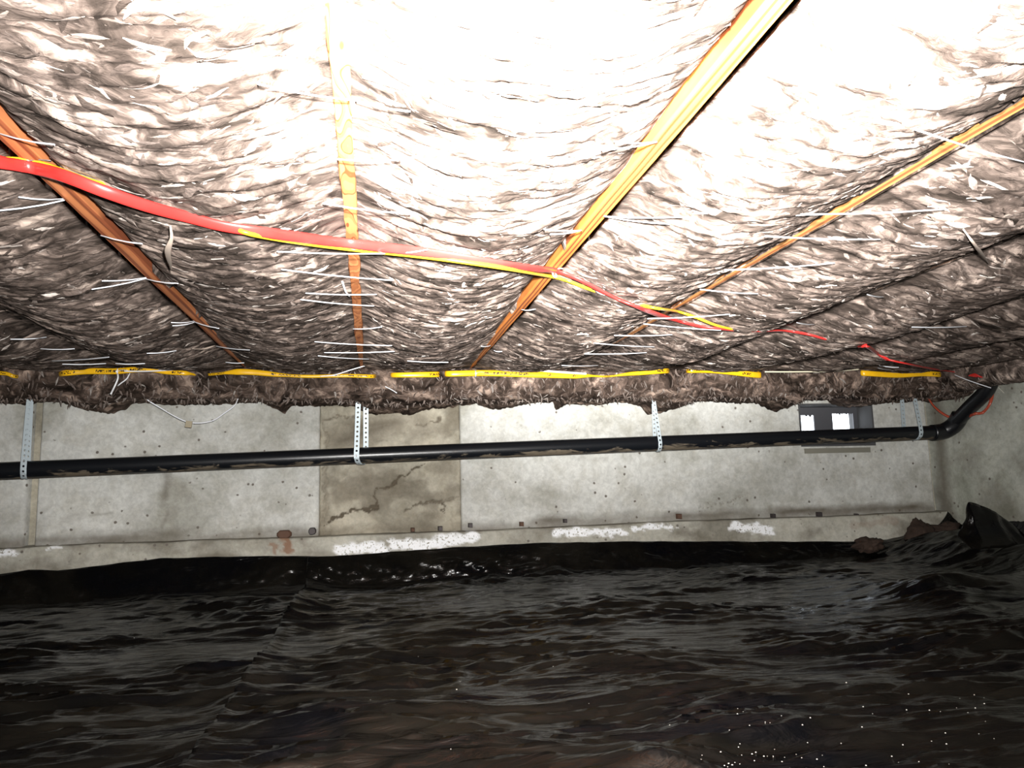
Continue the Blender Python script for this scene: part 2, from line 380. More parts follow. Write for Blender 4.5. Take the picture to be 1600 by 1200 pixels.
# footing: ledge top + front, with efflorescence, rust and pits
def footing():
    xs = np.arange(WX0, WX1, .009); prof = []
    for k in range(9): prof.append((WY + .03 - k * .0115, .285 - .0008 * k))
    for k in range(1, 38): prof.append((WY - .065 - .0004 * k, .279 - k * .009))
    pr = np.array(prof); X = np.repeat(xs[:, None], len(pr), 1); Yb = np.repeat(pr[None, :, 0], len(xs), 0); Zb = np.repeat(pr[None, :, 1], len(xs), 0)
    S = np.arange(len(pr))[None] * .011 + 0 * X
    n = fbm(X * 6, S * 8, 4, 70); Y = Yb - .009 * n; Z = Zb + .006 * fbm(X * 5, S * 3, 4, 72) - .01 * np.clip(fbm(X * 1.2, 0 * X, 2, 73), -1, 1)
    top = np.clip((.29 - Zb) / .012, 0, 1) < .95
    R = np.clip(.25 + fbm(X * 3, S * 4, 4, 75), 0, 1) * .75 * top + np.clip(fbm(X * 4, S * 6, 4, 77) * 1.6 - .15, 0, .6)
    def sm(d, r): return np.clip((1 - d / r) * 2.5, 0, 1)
    Xw = X + .05 * fbm(X * 14, Zb * 24, 4, 80); Zw = Zb + .035 * fbm(X * 14, Zb * 24, 4, 81)
    E = np.zeros(X.shape); B = np.zeros(X.shape)
    YF = WY - .07
    for pts, r, a in (([(530, 858), (560, 855), (600, 858)], .035, 1), ([(618, 850), (660, 852), (700, 843), (740, 838)], .04, 1), ([(868, 832), (905, 831)], .03, 1), ([(905, 832), (975, 832)], .024, 1),
                   ([(990, 827), (1050, 825)], .017, 1), ([(1148, 823), (1205, 830)], .035, 1), ([(0, 863), (25, 862)], .02, 1), ([(75, 858), (92, 856)], .010, .8)):
        E = np.maximum(E, sm(seg_dist(Xw, Zw, pxl(*pts, Y=YF)), r) * a)
    for pts, r, a in (([(445, 838), (450, 858)], .03, .8), ([(425, 850), (430, 862)], .02, .6), ([(1335, 820), (1400, 815)], .03, .25)):
        B = np.maximum(B, sm(seg_dist(Xw, Zw, pxl(*pts, Y=YF)), r) * a)
    V = np.stack([X, Y, Z], -1).reshape(-1, 3); P = np.stack([R * (1 - E), E, B], -1).reshape(-1, 3)
    return struct('trim_1', V, grid_faces(len(xs), len(pr)), CONC_F, attr={'paint': np.clip(P, 0, 1)})
footing()

# ------------------------------------------------------------------ foundation vent
vent = empty('foundation_vent', ((VX0 + VX1) / 2, WY + .1, VZ0)); tag(vent, 'dark foundation vent with two bright daylight openings behind the black pipe', 'vent')
def at_vent(V): return np.asarray(V, float) - np.array(vent.location)
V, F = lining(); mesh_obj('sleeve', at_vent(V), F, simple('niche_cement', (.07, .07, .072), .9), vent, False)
holes = [(2.825, 2.985, .845, .955), (3.125, 3.285, .845, .965)]
xs = [VX0, *[v for h in holes for v in h[:2]], VX1]
ps = [box(VX0, VX1, WY + .145, WY + .155, VZ0, .845), box(VX0, VX1, WY + .145, WY + .155, .965, VZ1)]
for a, b_ in ((VX0, 2.825), (2.985, 3.125), (3.285, VX1)): ps.append(box(a, b_, WY + .145, WY + .155, .845, .965))
ps.append(box(2.825, 2.985, WY + .145, WY + .155, .955, .965))
V, F = merge(ps); mesh_obj('back_plate', at_vent(V), F, DKMET, vent, False)
for hx0, hx1, hz0, hz1 in holes:
    for a in range(8):                                    # torn scraps of screen along the edges of each opening
        t = rng.random(); x = hx0 + t * (hx1 - hx0); dz = rng.uniform(.006, .018); s = rng.uniform(.004, .012)
        V, F = ([(x - s, WY + .144, hz1 + .002), (x + s, WY + .144, hz1 + .002), (x + s * .3, WY + .142, hz1 - dz), (x - s, WY + .147, hz1 + .002), (x + s, WY + .147, hz1 + .002), (x + s * .3, WY + .146, hz1 - dz)], [(0, 1, 2), (5, 4, 3), (0, 2, 5, 3), (1, 4, 5, 2), (0, 3, 4, 1)])
        mesh_obj('torn_screen', at_vent(V), F, DKMET, vent, False)
V, F = box(VX0 + .02, VX1 - .05, WY - .012, WY + .03, VZ0 - .045, VZ0 - .012); mesh_obj('sill', at_vent(V), F, simple('sill_cement', (.22, .21, .17), .9), vent, False)

# ------------------------------------------------------------------ joists
JX = [-2.43, -1.835, -1.24, -.64, -.045, .548, 1.127, 1.733, 2.33, 2.93, 3.52, 3.80]
JL = {3: ('left orange timber joist crossed by the red cable near the left photo edge', (.55, .20, .075), (.26, .075, .03), 1.2, 3.0),
      4: ('knotty orange timber joist running straight away, second visible from left', (.54, .21, .075), (.22, .055, .016), .8, 13.0),
      5: ('grooved orange timber joist slanting down from the top edge right of centre', (.46, .155, .032), (.17, .04, .010), 2.2, 2.0),
      6: ('pale orange joist half buried in insulation at the upper right', (.50, .23, .075), (.26, .09, .03), 1.1, 3.0),
      7: ('thin barely exposed joist edge in the insulation at far right', (.34, .19, .10), (.2, .09, .04), 1.0, 3.0)}
for i, x in enumerate(JX[:-1]):
    lab, a, b_, ws, ds = JL.get(i, (None, (.7, .38, .18), (.4, .15, .06), 1.1, 3))
    if lab is None: lab = {0: 'floor joist hidden by insulation, leftmost of all, beyond the left photo edge', 1: 'floor joist buried in insulation, second from the left wall', 2: 'floor joist buried in insulation just left of the leftmost exposed joist', 8: 'floor joist buried in insulation above the centre right of the pipe', 9: 'floor joist buried in insulation above the vent openings', 10: 'floor joist buried in insulation nearest the right wall'}[i]
    ys = np.linspace(-1.2, 4.36, 120); prof = [(-.019, .006), (-.015, .0), (.015, 0), (.019, .006), (.019, .235), (-.019, .235)]
    V = []; F = []
    for k, y in enumerate(ys):
        wob = .0035 * float(perlin(y * 1.3, i * 3.7, 5)); wn = .0012 * float(perlin(y * 14, i * 2.2, 6))
        for px_, pz in prof: V.append((px_ + wob + (wn if px_ > 0 else -wn), y, pz))
    for k in range(len(ys) - 1):
        for q in range(6): F.append((k * 6 + q, k * 6 + (q + 1) % 6, k * 6 + 6 + (q + 1) % 6, k * 6 + 6 + q))
    F += [tuple(range(6)), tuple(range(len(V) - 1, len(V) - 7, -1))]
    o = mesh_obj('floor_joist', V, F, make_wood('joist_wood', a, b_, ws, ds, i * 1.7, i == 4), smooth=False); o.location = (x, 0, ZJ)
    tag(o, lab, 'joist', 'parallel floor joists overhead')

# ------------------------------------------------------------------ insulation batts
# overlap of each batt over the joist on its left / right side (metres past the joist edge) as f(y)
def overlap(j, y, side):
    """how far the batt spreads across joist j (from its edge), side -1: batt to the left of it"""
    n = fbm(np.asarray(y) * 5, np.full(np.shape(y), j * 5.3 + side), 4, 90 + j)
    y = np.asarray(y)
    if j == 4 and True: base = np.interp(y, [1.2, 2.6, 3.3, 3.8, 4.1], [.004, .003, .003, .009, .014])
    elif j in (3, 5): base = np.interp(y, [1.2, 2.6, 3.3, 3.8, 4.1], [-.003, -.002, .002, .009, .014])
    elif j == 6: base = np.interp(y, [1., 1.5, 2.0, 3.0, 3.4], [-.001, .0, .004, .006, .018])
    elif j == 7: base = np.interp(y, [1.5, 3.0], [.008, .022])
    else: base = .026 + 0 * y
    return base + n * (.008 if j < 6 else .012)
EDGE_UP = {3: .035, 5: .035, 6: .03}
def sag(i, x, y):
    x0, x1 = JX[i] + .019, JX[i + 1] - .019
    u = np.clip((x - x0) / (x1 - x0), 0, 1); c = 4 * u * (1 - u)
    d = .075 + .03 * fbm(np.asarray(y) * 1.2, np.full(np.shape(y), i * 7.7), 2, 50) + .01 * (i in (4, 3))
    d = d * np.interp(y, [3.3, 3.8, 4.2], [1, .45, .15]) if i < 10 else d + .05
    e = sum(EDGE_UP.get(j, 0) * (1 + .9 * fbm(np.asarray(y) * 3, np.full(np.shape(y), j * 3.), 3, 55)) * w_ for j, w_ in ((i, np.clip(1 - u / .12, 0, 1)**2), (i + 1, np.clip(1 - (1 - u) / .12, 0, 1)**2)) if (j != 4 and ((j < 4) == (j == i))))
    return np.power(c, 1.25) * d - e * np.interp(y, [2.4, 3.4], [1, 0])
def bay_of(x): return int(np.clip(np.searchsorted(JX, x) - 1, 0, len(JX) - 2))
def surf(x, y): return ZJ - .003 - float(sag(bay_of(x), x, y))
def hit(px, py, off=.02):
    d = ray(px, py); t0 = 0; prev = None
    for t in np.arange(.3, 7, .01):
        p = CAM + d * t
        if p[2] > surf(p[0], p[1]) - off: return p
    return p
def lumps(X, Y, s):
    wx = .06 * fbm(X * 3, Y * 3, 3, s); wy = .05 * fbm(X * 3, Y * 3, 3, s + 5)
    Xa, Ya = X + wx, Y + wy
    a = ridge(Xa * 5, Ya * 14, 3, s + 9); b = fbm(Xa * 10, Ya * 28, 3, s + 13)
    c = ridge(Xa * 28 + b, Ya * 75, 2, s + 17)
    return (.008 * (a - .4) + .010 * b + .003 * (c - .4)) * np.interp(Y, [3.4, 4.0], [1, .5])
BL = {0: 'brown mineral fibre batt nearest the left wall, outside the photo', 1: 'brown fibre batt at the far left edge beside the left wall',
      2: 'shaggy brown fibre batt left of the leftmost exposed joist', 3: 'sagging brown fibre batt between the left joist and the knotty joist',
      4: 'wide brightly lit fibre batt between the knotty joist and the grooved joist', 5: 'sagging fibre batt between the grooved joist and the pale upper right joist',
      6: 'brown fibre batt between the pale upper right joist and the thin far right joist', 7: 'dark brown fibre batt just right of the thin far right joist',
      8: 'dark brown fibre batt sagging above the left part of the vent', 9: 'dark brown fibre batt above the last pipe strap', 10: 'narrow dark fibre batt against the right wall above the pipe elbow'}
def tufts(n, xr, yr, zf, parent, szx=(.012, .04), wmul=.3, vert=False):
    Vs = []; Fs = []; o = 0
    gx, gy = np.meshgrid([-1, -.5, 0, .5, 1], [-1, 0, 1], indexing='ij'); gx = gx.ravel(); gy = gy.ravel()
    wprof = np.array([.15, .8, 1, .75, .1]).repeat(3)
    f0 = grid_faces(5, 3)
    x = rng.uniform(*xr, n); y = rng.uniform(*yr, n); L = rng.uniform(*szx, n) ** 1.0; W = L * rng.uniform(.15, .42, n) * wmul / .3
    ang = rng.normal(0, .6, n) + (np.pi / 2 if vert else 0); tilt = rng.normal(0, .22, n); bend = rng.uniform(-.4, .8, n); sk = rng.normal(0, .5, n)
    for k in range(n):
        lx = gx * L[k]; ly = gy * W[k] * wprof + sk[k] * W[k] * gx**2 * 2; lz = -bend[k] * L[k] * .16 * (1 - gx**2) + ly * tilt[k] - .3 * W[k] * (1 - abs(gy))
        c, s = math.cos(ang[k]), math.sin(ang[k]); X = x[k] + lx * c - ly * s; Y = y[k] + lx * s + ly * c
        Vs.append((X, Y, lz)); Fs.append(f0 + o); o += 15
    X = np.concatenate([v[0] for v in Vs]); Y = np.concatenate([v[1] for v in Vs]); Zl = np.concatenate([v[2] for v in Vs])
    return X, Y, Zl, np.vstack(Fs)
for i in range(len(JX) - 1):
    near = 2 <= i <= 7
    st = .0075 if near else .012
    y0, y1 = (.45, 4.0) if near else (.9, 4.0)
    nv = int((y1 - y0) / st); nu = int(.6 / (.009 if near else .014))
    yv = np.linspace(y0, y1, nv); u = np.linspace(0, 1, nu)
    L = JX[i] + .019 - overlap(i, yv, 1); R_ = JX[i + 1] - .019 + overlap(i + 1, yv, -1)
    X = L[None] + (R_ - L)[None] * u[:, None]; Y = np.repeat(yv[None], nu, 0)
    s = 100 + i * 23
    ed = np.minimum(u, 1 - u)[:, None]; soft = np.clip(ed / .10, 0, 1)
    Z = ZJ - .004 - sag(i, X, Y) - lumps(X, Y, s) * (.15 + .85 * soft)
    # edge: lip tucks up beside the joist where it does not cover it, sits just under it where it does
    onj = (X < JX[i] + .0195) | (X > JX[i + 1] - .0195)
    Z = np.where(onj, np.minimum(Z, ZJ - .003), Z)
    V = np.stack([X, Y, Z], -1).reshape(-1, 3)
    F = grid_faces(nu, nv)[:, ::-1]
    # closed top of the batt up between the joists
    xt = np.array([JX[i] + .021, JX[i + 1] - .021]); n0 = len(V)
    T = np.array([(xx, yy, ZJ + .14) for xx in xt for yy in yv]); V = np.vstack([V, T])
    idx = np.arange(nu * nv).reshape(nu, nv); EF = []
    for k in range(nv - 1):
        EF += [(idx[0, k], idx[0, k + 1], n0 + k + 1, n0 + k), (idx[-1, k + 1], idx[-1, k], n0 + nv + k, n0 + nv + k + 1), (n0 + k, n0 + k + 1, n0 + nv + k + 1, n0 + nv + k)]
    F = [tuple(f) for f in F.tolist()] + EF + [tuple(idx[:, 0].tolist() + [n0 + nv, n0]), tuple(idx[::-1, -1].tolist() + [n0 + nv - 1, n0 + 2 * nv - 1])]
    bt = mesh_obj('insulation_batt', V, F, INS); tag(bt, BL[i], 'insulation', 'insulation batts between the joists')
    n = 2300 if near else 1200
    tx, ty, tz, tf = tufts(n, (JX[i] + .06, JX[i + 1] - .06), (y0 + .1, y1 - .04), None, bt, (.008, .032), .2)
    zz = ZJ - .004 - sag(i, tx, ty) - lumps(tx, ty, s) * .9 + tz + .001
    tb = mesh_obj('fibre_tufts', np.stack([tx, ty, zz], -1), tf, TUFT, bt); tb['kind'] = 'stuff'

# rim insulation hanging down over the wall top, one roll per bay
EDGE = np.array([(-60, 628), (0, 628), (40, 632), (60, 627), (115, 628), (135, 640), (175, 646), (200, 636), (215, 628), (290, 632), (340, 630), (410, 628), (425, 635), (445, 646), (456, 632), (500, 633), (555, 634), (575, 647), (610, 645), (640, 648), (665, 640), (720, 633), (745, 630), (762, 640), (790, 637), (840, 628), (864, 628), (869, 640), (880, 630), (910, 632), (940, 632), (960, 626), (1000, 634), (1012, 647), (1030, 645), (1055, 638), (1060, 628), (1100, 626), (1160, 630), (1180, 627), (1190, 632), (1215, 643), (1225, 626), (1290, 624), (1310, 634), (1340, 636), (1370, 630), (1410, 628), (1420, 620), (1450, 628), (1500, 622), (1530, 624), (1560, 626), (1590, 605), (1640, 602)])
EP = np.array([aty(x, y, 4.37) for x, y in EDGE])
RL = ['far outside the photo on the left', 'behind the first pipe strap', 'above the hanging white cord', 'ending left of the rough wall patch', 'above the rough wall patch and second pipe strap',
      'above the middle of the black pipe', 'above the third pipe strap', 'ending just left of the vent', 'above the vent openings', 'above the last pipe strap', '']
for i in range(len(JX) - 1):
    x0, x1 = JX[i] - .01, JX[i + 1] + .01
    nx = int((x1 - x0) / .008); xs = np.linspace(x0, x1, nx)
    zb = np.interp(xs, EP[:, 0], EP[:, 2]) + .010 * fbm(xs * 30, xs * 0, 3, 200 + i)
    # profile: (t, Y, z-mix) front face down, underside back to the wall
    prof = [(4.06, 1.2)] + [(4.01 - .03 * math.sin(k / 9 * math.pi) + .06 * (k / 9)**2, 1.18 - k / 9 * .155) for k in range(10)] + [(4.12, 1.02), (4.17, 1.02), (4.24, 1.02), (4.31, 1.02), (4.36, 1.02), (4.385, 1.02), (4.392, 1.03), (4.394, 1.06), (4.394, 1.2)]
    # refine
    pr = []
    for (a, b_), (c, d) in zip(prof[:-1], prof[1:]):
        n = max(1, int(math.hypot(c - a, d - b_) / .010))
        for k in range(n): pr.append((a + (c - a) * k / n, b_ + (d - b_) * k / n))
    pr.append(prof[-1]); pr = np.array(pr); nq = len(pr)
    X = np.repeat(xs[:, None], nq, 1); Y = np.repeat(pr[None, :, 0], nx, 0); Z = np.repeat(pr[None, :, 1], nx, 0)
    low = np.clip((1.2 - Z) / .18, 0, 1); back = np.clip((Y - 4.07) / .3, 0, 1)
    dz = (zb[:, None] - 1.02); Z = Z + low * dz * (.45 + .55 * back)
    q = np.cumsum(np.r_[0, np.hypot(*np.diff(pr, axis=0).T)])[None]
    ln = .018 * (ridge(X * 14 + .5 * fbm(X * 5, q * 5 + 0 * X, 2, 7), q * 7 + 0 * X, 3, 210 + i) - .4) + .012 * fbm(X * 30, q * 22 + 0 * X, 3, 230 + i)
    Y = Y - ln * (1 - back * .9); Z = Z - ln * np.clip(back * 1.6, 0, .7)
    Y = np.minimum(Y, 4.395)
    V = np.stack([X, Y, Z], -1).reshape(-1, 3)
    F = [tuple(f) for f in grid_faces(nx, nq).tolist()]
    idx = np.arange(nx * nq).reshape(nx, nq); F += [tuple(idx[0].tolist()), tuple(idx[-1][::-1].tolist())] + [(int(idx[k, 0]), int(idx[k, -1]), int(idx[k + 1, -1]), int(idx[k + 1, 0])) for k in range(nx - 1)]
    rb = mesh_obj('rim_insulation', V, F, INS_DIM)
    tag(rb, 'ragged fibre roll on the wall top ' + (RL[i] or 'above the elbow'), 'insulation', 'rim insulation along the wall top')
    # tufts on it
    n = 200; kx = rng.integers(2, nx - 2, n); kq = rng.integers(3, min(nq - 12, 26), n)
    px_ = X[kx, kq]; py_ = Y[kx, kq] - .004; pz_ = Z[kx, kq]
    tx, ty, tz, tf = tufts(n, (0, 0), (0, 0), None, rb, (.010, .030), .16, vert=True)
    rep = np.repeat(np.arange(n), 15)
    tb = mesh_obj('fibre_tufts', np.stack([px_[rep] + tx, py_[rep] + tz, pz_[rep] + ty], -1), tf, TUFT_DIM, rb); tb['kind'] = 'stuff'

# ------------------------------------------------------------------ cables
def cable(name, pts, wd, th, m, label, cat='cable', group=None, twist=None, off=.02, step=.02, parent=None):
    P = resample(np.array(pts), step)
    tw = None if twist is None else np.interp(np.linspace(0, 1, len(P)), *zip(*twist))
    V, F, uv = sweep(P, wd, th, (0, .3, 1), 10, tw)
    o = mesh_obj(name, V, F, m, parent, uv=uv)
    if label: tag(o, label, cat, group)
    return o
def S(x, y, off=.03): return hit(x, y, off)
red_pts = [S(-40, 240), S(0, 253), S(50, 262), S(100, 275), S(160, 298), S(230, 322, .022), S(300, 341, .012), S(350, 354, .018), S(420, 364), S(500, 375), S(550, 381), S(620, 389), S(700, 399), S(780, 412), S(840, 420), S(870, 424), S(905, 437, .025), S(940, 455, .018), S(965, 467, .012), S(1000, 481, .025), S(1050, 499), S(1100, 511), S(1122, 513, .02), S(1150, 516, .0), S(1190, 517, .0), S(1228, 517, .024), S(1265, 523, .024),
           S(1290, 530, .0), S(1340, 540, .0), S(1354, 541, .02), S(1370, 552, .004), S(1385, 561, .024), S(1420, 569, .028), S(1455, 576, .024), S(1490, 581, .0), S(1530, 588, .02), aty(1538, 596, 3.88)]
P = resample(np.array(red_pts), .02); L = np.linspace(0, 1, len(P))
def px_of(p):
    q = M.T @ (p - CAM); return 800 + FPX * q[0] / q[2]
PXS = np.array([px_of(p) for p in P])
tw = np.interp(PXS, [0, 160, 350, 600, 870, 940, 968, 1010, 1100, 1240, 1550], [.25, .2, .5, .25, 1.2, 1.35, 1.75, 1.2, 1.3, 1.4, 1.5]) - 1.2
V, F, uv = sweep(P, .0125, .005, (0, 1, .0), 12, tw)
o = mesh_obj('red_cable', V, F, RED, uv=uv); tag(o, 'flat red cable running diagonally under the joists to the pipe elbow', 'cable')
yl = [S(-40, 250, .026), S(50, 252, .03), S(140, 282, .01), S(220, 308, -.04), S(270, 325, -.05), S(330, 348, -.04), S(372, 359, .02), S(392, 366, .035), S(460, 378, .035), S(550, 390, .035), S(640, 399, .035), S(720, 409, .035), S(800, 421, .035), S(860, 432, .035), S(885, 438, .02), S(930, 455, .0), S(1000, 476, .0), S(1028, 482, .028), S(1060, 487, .038), S(1090, 497, .038), S(1118, 508, .03), S(1150, 516, 0)]
V, F, uv = sweep(resample(np.array(yl), .02), .0065, .0045, (0, 1, 0), 10)
o = mesh_obj('yellow_cable', V, F, YEL, uv=uv); tag(o, 'thin yellow cable running beside the diagonal red cable', 'cable')
# red loop hanging left of the pipe elbow
o = cable('red_cable', [aty(1440, 600, 4.15), aty(1453, 626, 4.15), aty(1465, 640, 4.15), aty(1480, 650, 4.13), aty(1497, 656, 4.1), aty(1510, 652, 4.02), aty(1525, 646, 3.9), aty(1535, 645, 3.9), aty(1546, 632, 3.84), aty(1551, 612, 3.84), aty(1545, 595, 3.86)], .009, .005, make_cable('dull_red_jacket', (.42, .07, .035)), 'dull red cable loop hanging below the insulation around the pipe elbow')
# yellow flat cable stapled along the wall end of the joists, dipping in and out of the fibre
YC = 3.945
def YP(x, y, d=0): return aty(x, y, YC + d)
SEG = [(-80, 588, 0), (0, 583, 0), (22, 588, .0), (40, 588, .09), (85, 586, .09), (100, 583, .0), (135, 580, 0), (180, 580, 0), (205, 578, .0), (235, 577, 0), (260, 581, 0), (290, 583, 0), (312, 586, .05), (340, 584, .02), (370, 581, 0), (400, 582, 0), (440, 586, 0), (480, 588, 0), (540, 587, 0), (580, 588, 0), (590, 587, .09), (610, 586, .09), (618, 586, 0), (680, 585, 0), (685, 585, .08), (696, 584, .08), (702, 584, 0), (760, 583, 0), (830, 585, 0), (915, 587, 0), (950, 588, .01), (985, 584, 0), (1038, 579, 0), (1048, 579, .09), (1070, 579, .09), (1078, 578, 0), (1120, 579, 0), (1185, 586, 0), (1196, 583, .08), (1335, 583, .08), (1349, 583, 0), (1400, 586, 0), (1440, 584, 0), (1468, 585, 0), (1475, 586, .09), (1600, 588, .12)]
P = resample(np.array([YP(x, y, d * 1.3) for x, y, d in SEG]), .015)
PXS = np.array([px_of(p) for p in P])
wd = np.interp(PXS, [0, 30, 110, 200, 290, 300, 350, 370, 420, 450, 580, 610, 700, 900, 925, 960, 1000, 1050, 1600], [.010, .008, .016, .015, .012, .006, .007, .016, .014, .008, .010, .013, .016, .018, .006, .005, .014, .018, .016])
V, F, uv = sweep(P, wd, .0055, (0, 0, 1), 12)
o = mesh_obj('yellow_cable', V, F, YEL_INK, uv=uv); tag(o, 'wide printed yellow cable running parallel to the wall below the joist ends', 'cable')
# zip ties and clamps
def ring(c, r, tk, m, name, label, cat, axis=(1, .3, 0)):
    a = np.linspace(0, 2 * np.pi, 22); ax = Vector(axis).normalized(); u = ax.cross(Vector((0, 0, 1))).normalized(); v = ax.cross(u)
    P = np.array([np.array(u) * math.cos(t) * r[0] + np.array(v) * math.sin(t) * r[1] for t in a])
    V, F, uv = sweep(P, .0028, .0012, tuple(ax), 6)
    tail = np.array([P[0], P[0] + np.array([.02, .0, .008]), P[0] + np.array([.05, -.004, .006])]); V2, F2, _ = sweep(resample(tail, .01), .0022, .001, (0, 1, 0), 6)
    hv, hf = box(-.005, .005, -.004, .004, -.004, .004); hv = np.array(hv) + P[0]
    e = empty(name, c); tag(e, label, cat)
    mesh_obj('strap', V, F, m, e); mesh_obj('tail', V2, F2, m, e); mesh_obj('head', hv, hf, m, e, False)
    return e
ring(S(866, 427, .03), (.026, .012), .002, TIE, 'cable_tie', 'white cable tie holding the red and yellow cables under the grooved joist', 'cable tie', (1, -.5, 0))
ring(S(52, 262, .03), (.022, .012), .002, simple('dark_nylon', (.12, .1, .1), .5), 'cable_tie', 'dark cable tie around the red cable on the left joist', 'cable tie', (1, -.5, 0))
ring(YP(743, 584, -.004), (.012, .02), .003, simple('blue_grey_clip', (.35, .42, .5), .4, .3), 'cable_clip', 'small metallic clip around the wide yellow cable near the photo centre', 'clip', (1, 0, 0))
ring(YP(184, 581, -.004), (.010, .016), .003, TIE, 'cable_clip', 'white clip around the wide yellow cable at the left of the photo', 'clip', (1, 0, 0))

# ------------------------------------------------------------------ white support strings (measured ends)
STR = [(0, 209, 85, 226, 3), (30, 308, 98, 311, 3), (0, 329, 100, 313, 3), (158, 368, 222, 381, 3), (160, 439, 228, 434, 3), (144, 452, 228, 435, 3), (229, 436, 278, 443, 3), (268, 504, 303, 502, 3), (270, 509, 303, 504, 3), (304, 503, 342, 513, 3),
       (17, 530, 72, 527, 2), (64, 545, 116, 545, 2), (230, 552, 275, 548, 3), (82, 564, 170, 558, 2), (98, 569, 165, 568, 2), (181, 568, 226, 568, 3), (338, 541, 390, 547, 3), (353, 566, 381, 567, 3),
       (403, 131, 545, 156, 4), (556, 157, 640, 174, 4), (528, 249, 625, 249, 4), (505, 318, 640, 334, 4), (433, 393, 606, 396, 4), (606, 396, 668, 390, 4), (440, 421, 612, 438, 4), (478, 458, 588, 460, 4), (470, 468, 584, 478, 4), (552, 514, 596, 511, 4), (492, 534, 612, 540, 4), (507, 551, 616, 549, 4), (497, 556, 576, 561, 4), (637, 564, 700, 566, 4),
       (960, 221, 1026, 222, 5), (940, 234, 1026, 222, 5), (944, 338, 1066, 339, 5), (944, 338, 1046, 350, 5), (850, 358, 908, 360, 5), (860, 366, 908, 360, 5), (815, 484, 836, 483, 5), (752, 541, 766, 540, 5), (772, 548, 784, 549, 5),
       (1430, 202, 1600, 253, 6), (1252, 335, 1475, 327, 6), (1195, 369, 1375, 374, 6), (1132, 422, 1304, 411, 6), (1094, 452, 1184, 459, 6), (1012, 498, 1140, 491, 6), (1006, 506, 1126, 516, 6), (960, 524, 1050, 523, 6), (928, 536, 1022, 542, 6), (914, 553, 1010, 551, 6), (878, 571, 934, 571, 6),
       (1245, 504, 1272, 507, 7), (1355, 460, 1380, 464, 7), (1425, 511, 1510, 510, 8), (1374, 571, 1404, 574, 8), (1372, 575, 1392, 578, 8), (1492, 586, 1548, 606, 9)]
ORD = ['first', 'second', 'third', 'fourth', 'fifth', 'sixth', 'seventh', 'eighth', 'ninth', 'tenth', 'eleventh', 'twelfth', 'thirteenth', 'fourteenth', 'fifteenth', 'sixteenth', 'seventeenth']
WH = {2: 'at the far left over the yellow cable', 3: 'along the left joist', 4: 'across the knotty straight-ahead joist', 5: 'on the grooved joist', 6: 'across the pale upper right joist', 7: 'at the thin far right joist', 8: 'over the right end of the yellow cable', 9: 'beside the pipe elbow'}
by = {}
for s_ in STR: by.setdefault(s_[4], []).append(s_)
for j, lst in by.items():
    lst.sort(key=lambda s_: s_[1] + s_[3])
    for k, (xa, ya, xb, yb, _) in enumerate(lst):
        o_ = .034
        A = hit(xa, ya, o_); B = hit(xb, yb, o_); D = (B - A) / np.linalg.norm(B - A)
        mid = [A + (B - A) * t + np.array([0, 0, -.003 * math.sin(math.pi * t)]) for t in (.0, .33, .66, 1)]
        vA = (A - CAM) / np.linalg.norm(A - CAM); vB = (B - CAM) / np.linalg.norm(B - CAM)
        Q = np.array([A + vA * .10] + mid + [B + vB * .10])
        r = .0009 + .00036 * np.linalg.norm((A + B) / 2 - CAM)
        V, F, uv = sweep(Q, r, r, (0, 1, .2), 6)
        o = mesh_obj('support_string', V, F, STRING)
        num = ORD[k] + (' nearest the camera of' if k else ', nearest the camera, of')
        tag(o, ('only white support string ' if len(lst) == 1 else ORD[k] + ' white support string from the camera ') + WH[j], 'string', 'white strings holding up the insulation')
def wire(name, pts, r, m, label, cat, group=None, step=.01):
    V, F, uv = sweep(resample(np.array(pts), step), r, r, (0, 1, .2), 8); o = mesh_obj(name, V, F, m); return tag(o, label, cat, group)
wire('white_cord', [aty(222, 616, 4.12), aty(232, 626, 4.12), aty(250, 637, 4.14), aty(272, 650, 4.14), aty(292, 659, 4.14), aty(312, 661, 4.14), aty(333, 657, 4.14), aty(350, 646, 4.13), aty(366, 634, 4.12), aty(372, 622, 4.1)], .0032, STRING, 'white cord drooping in a loop in front of the pale wall', 'cord')
c = aty(295, 662, 4.13); V, F = box(-.018, .014, -.004, .004, -.018, .016); V = [(x + .004 * (z > 0), y, z - .004 * (x > 0)) for x, y, z in V]
o = mesh_obj('paper_tag', V, F, simple('tan_paper', (.36, .31, .22), .8), smooth=False); o.location = c; tag(o, 'small tan tag caught on the drooping white cord', 'tag')
wire('loose_cord', [YP(184, 584, -.01), aty(184, 592, 3.92), aty(178, 606, 3.92), aty(173, 616, 3.9)], .0042, TIE, 'frayed white cord end hanging below the yellow cable clip at left', 'cord')
wire('loose_cord', [YP(203, 583, -.01), aty(198, 592, 3.92), aty(190, 598, 3.92), aty(184, 603, 3.93)], .003, TIE, 'short branching white cord end just right of the frayed one', 'cord')
wire('white_cord', [YP(194, 580, -.02), aty(230, 580, 3.93), aty(270, 578, 3.93), aty(314, 575, 3.93)], .0035, TIE, 'thin white cord lying along the yellow cable at left', 'cord')
wire('white_cord', [aty(500, 588, 3.93), aty(522, 586, 3.92), aty(548, 578, 3.92), aty(572, 571, 3.93)], .003, TIE, 'white cord rising obliquely off the yellow cable left of centre', 'cord')
wire('white_cord', [YP(770, 574, -.03), aty(820, 577, 3.92), aty(870, 581, 3.91), aty(916, 584, 3.92)], .0062, TIE, 'thick white cord lying on the yellow cable right of centre', 'cord')
wire('white_cord', [aty(1195, 581, 3.91), aty(1240, 581, 3.9), aty(1300, 580, 3.9), aty(1342, 577, 3.91)], .0042, simple('cream_cord', (.8, .74, .55), .5), 'cream cord bridging the gap between the two right pieces of yellow cable', 'cord')
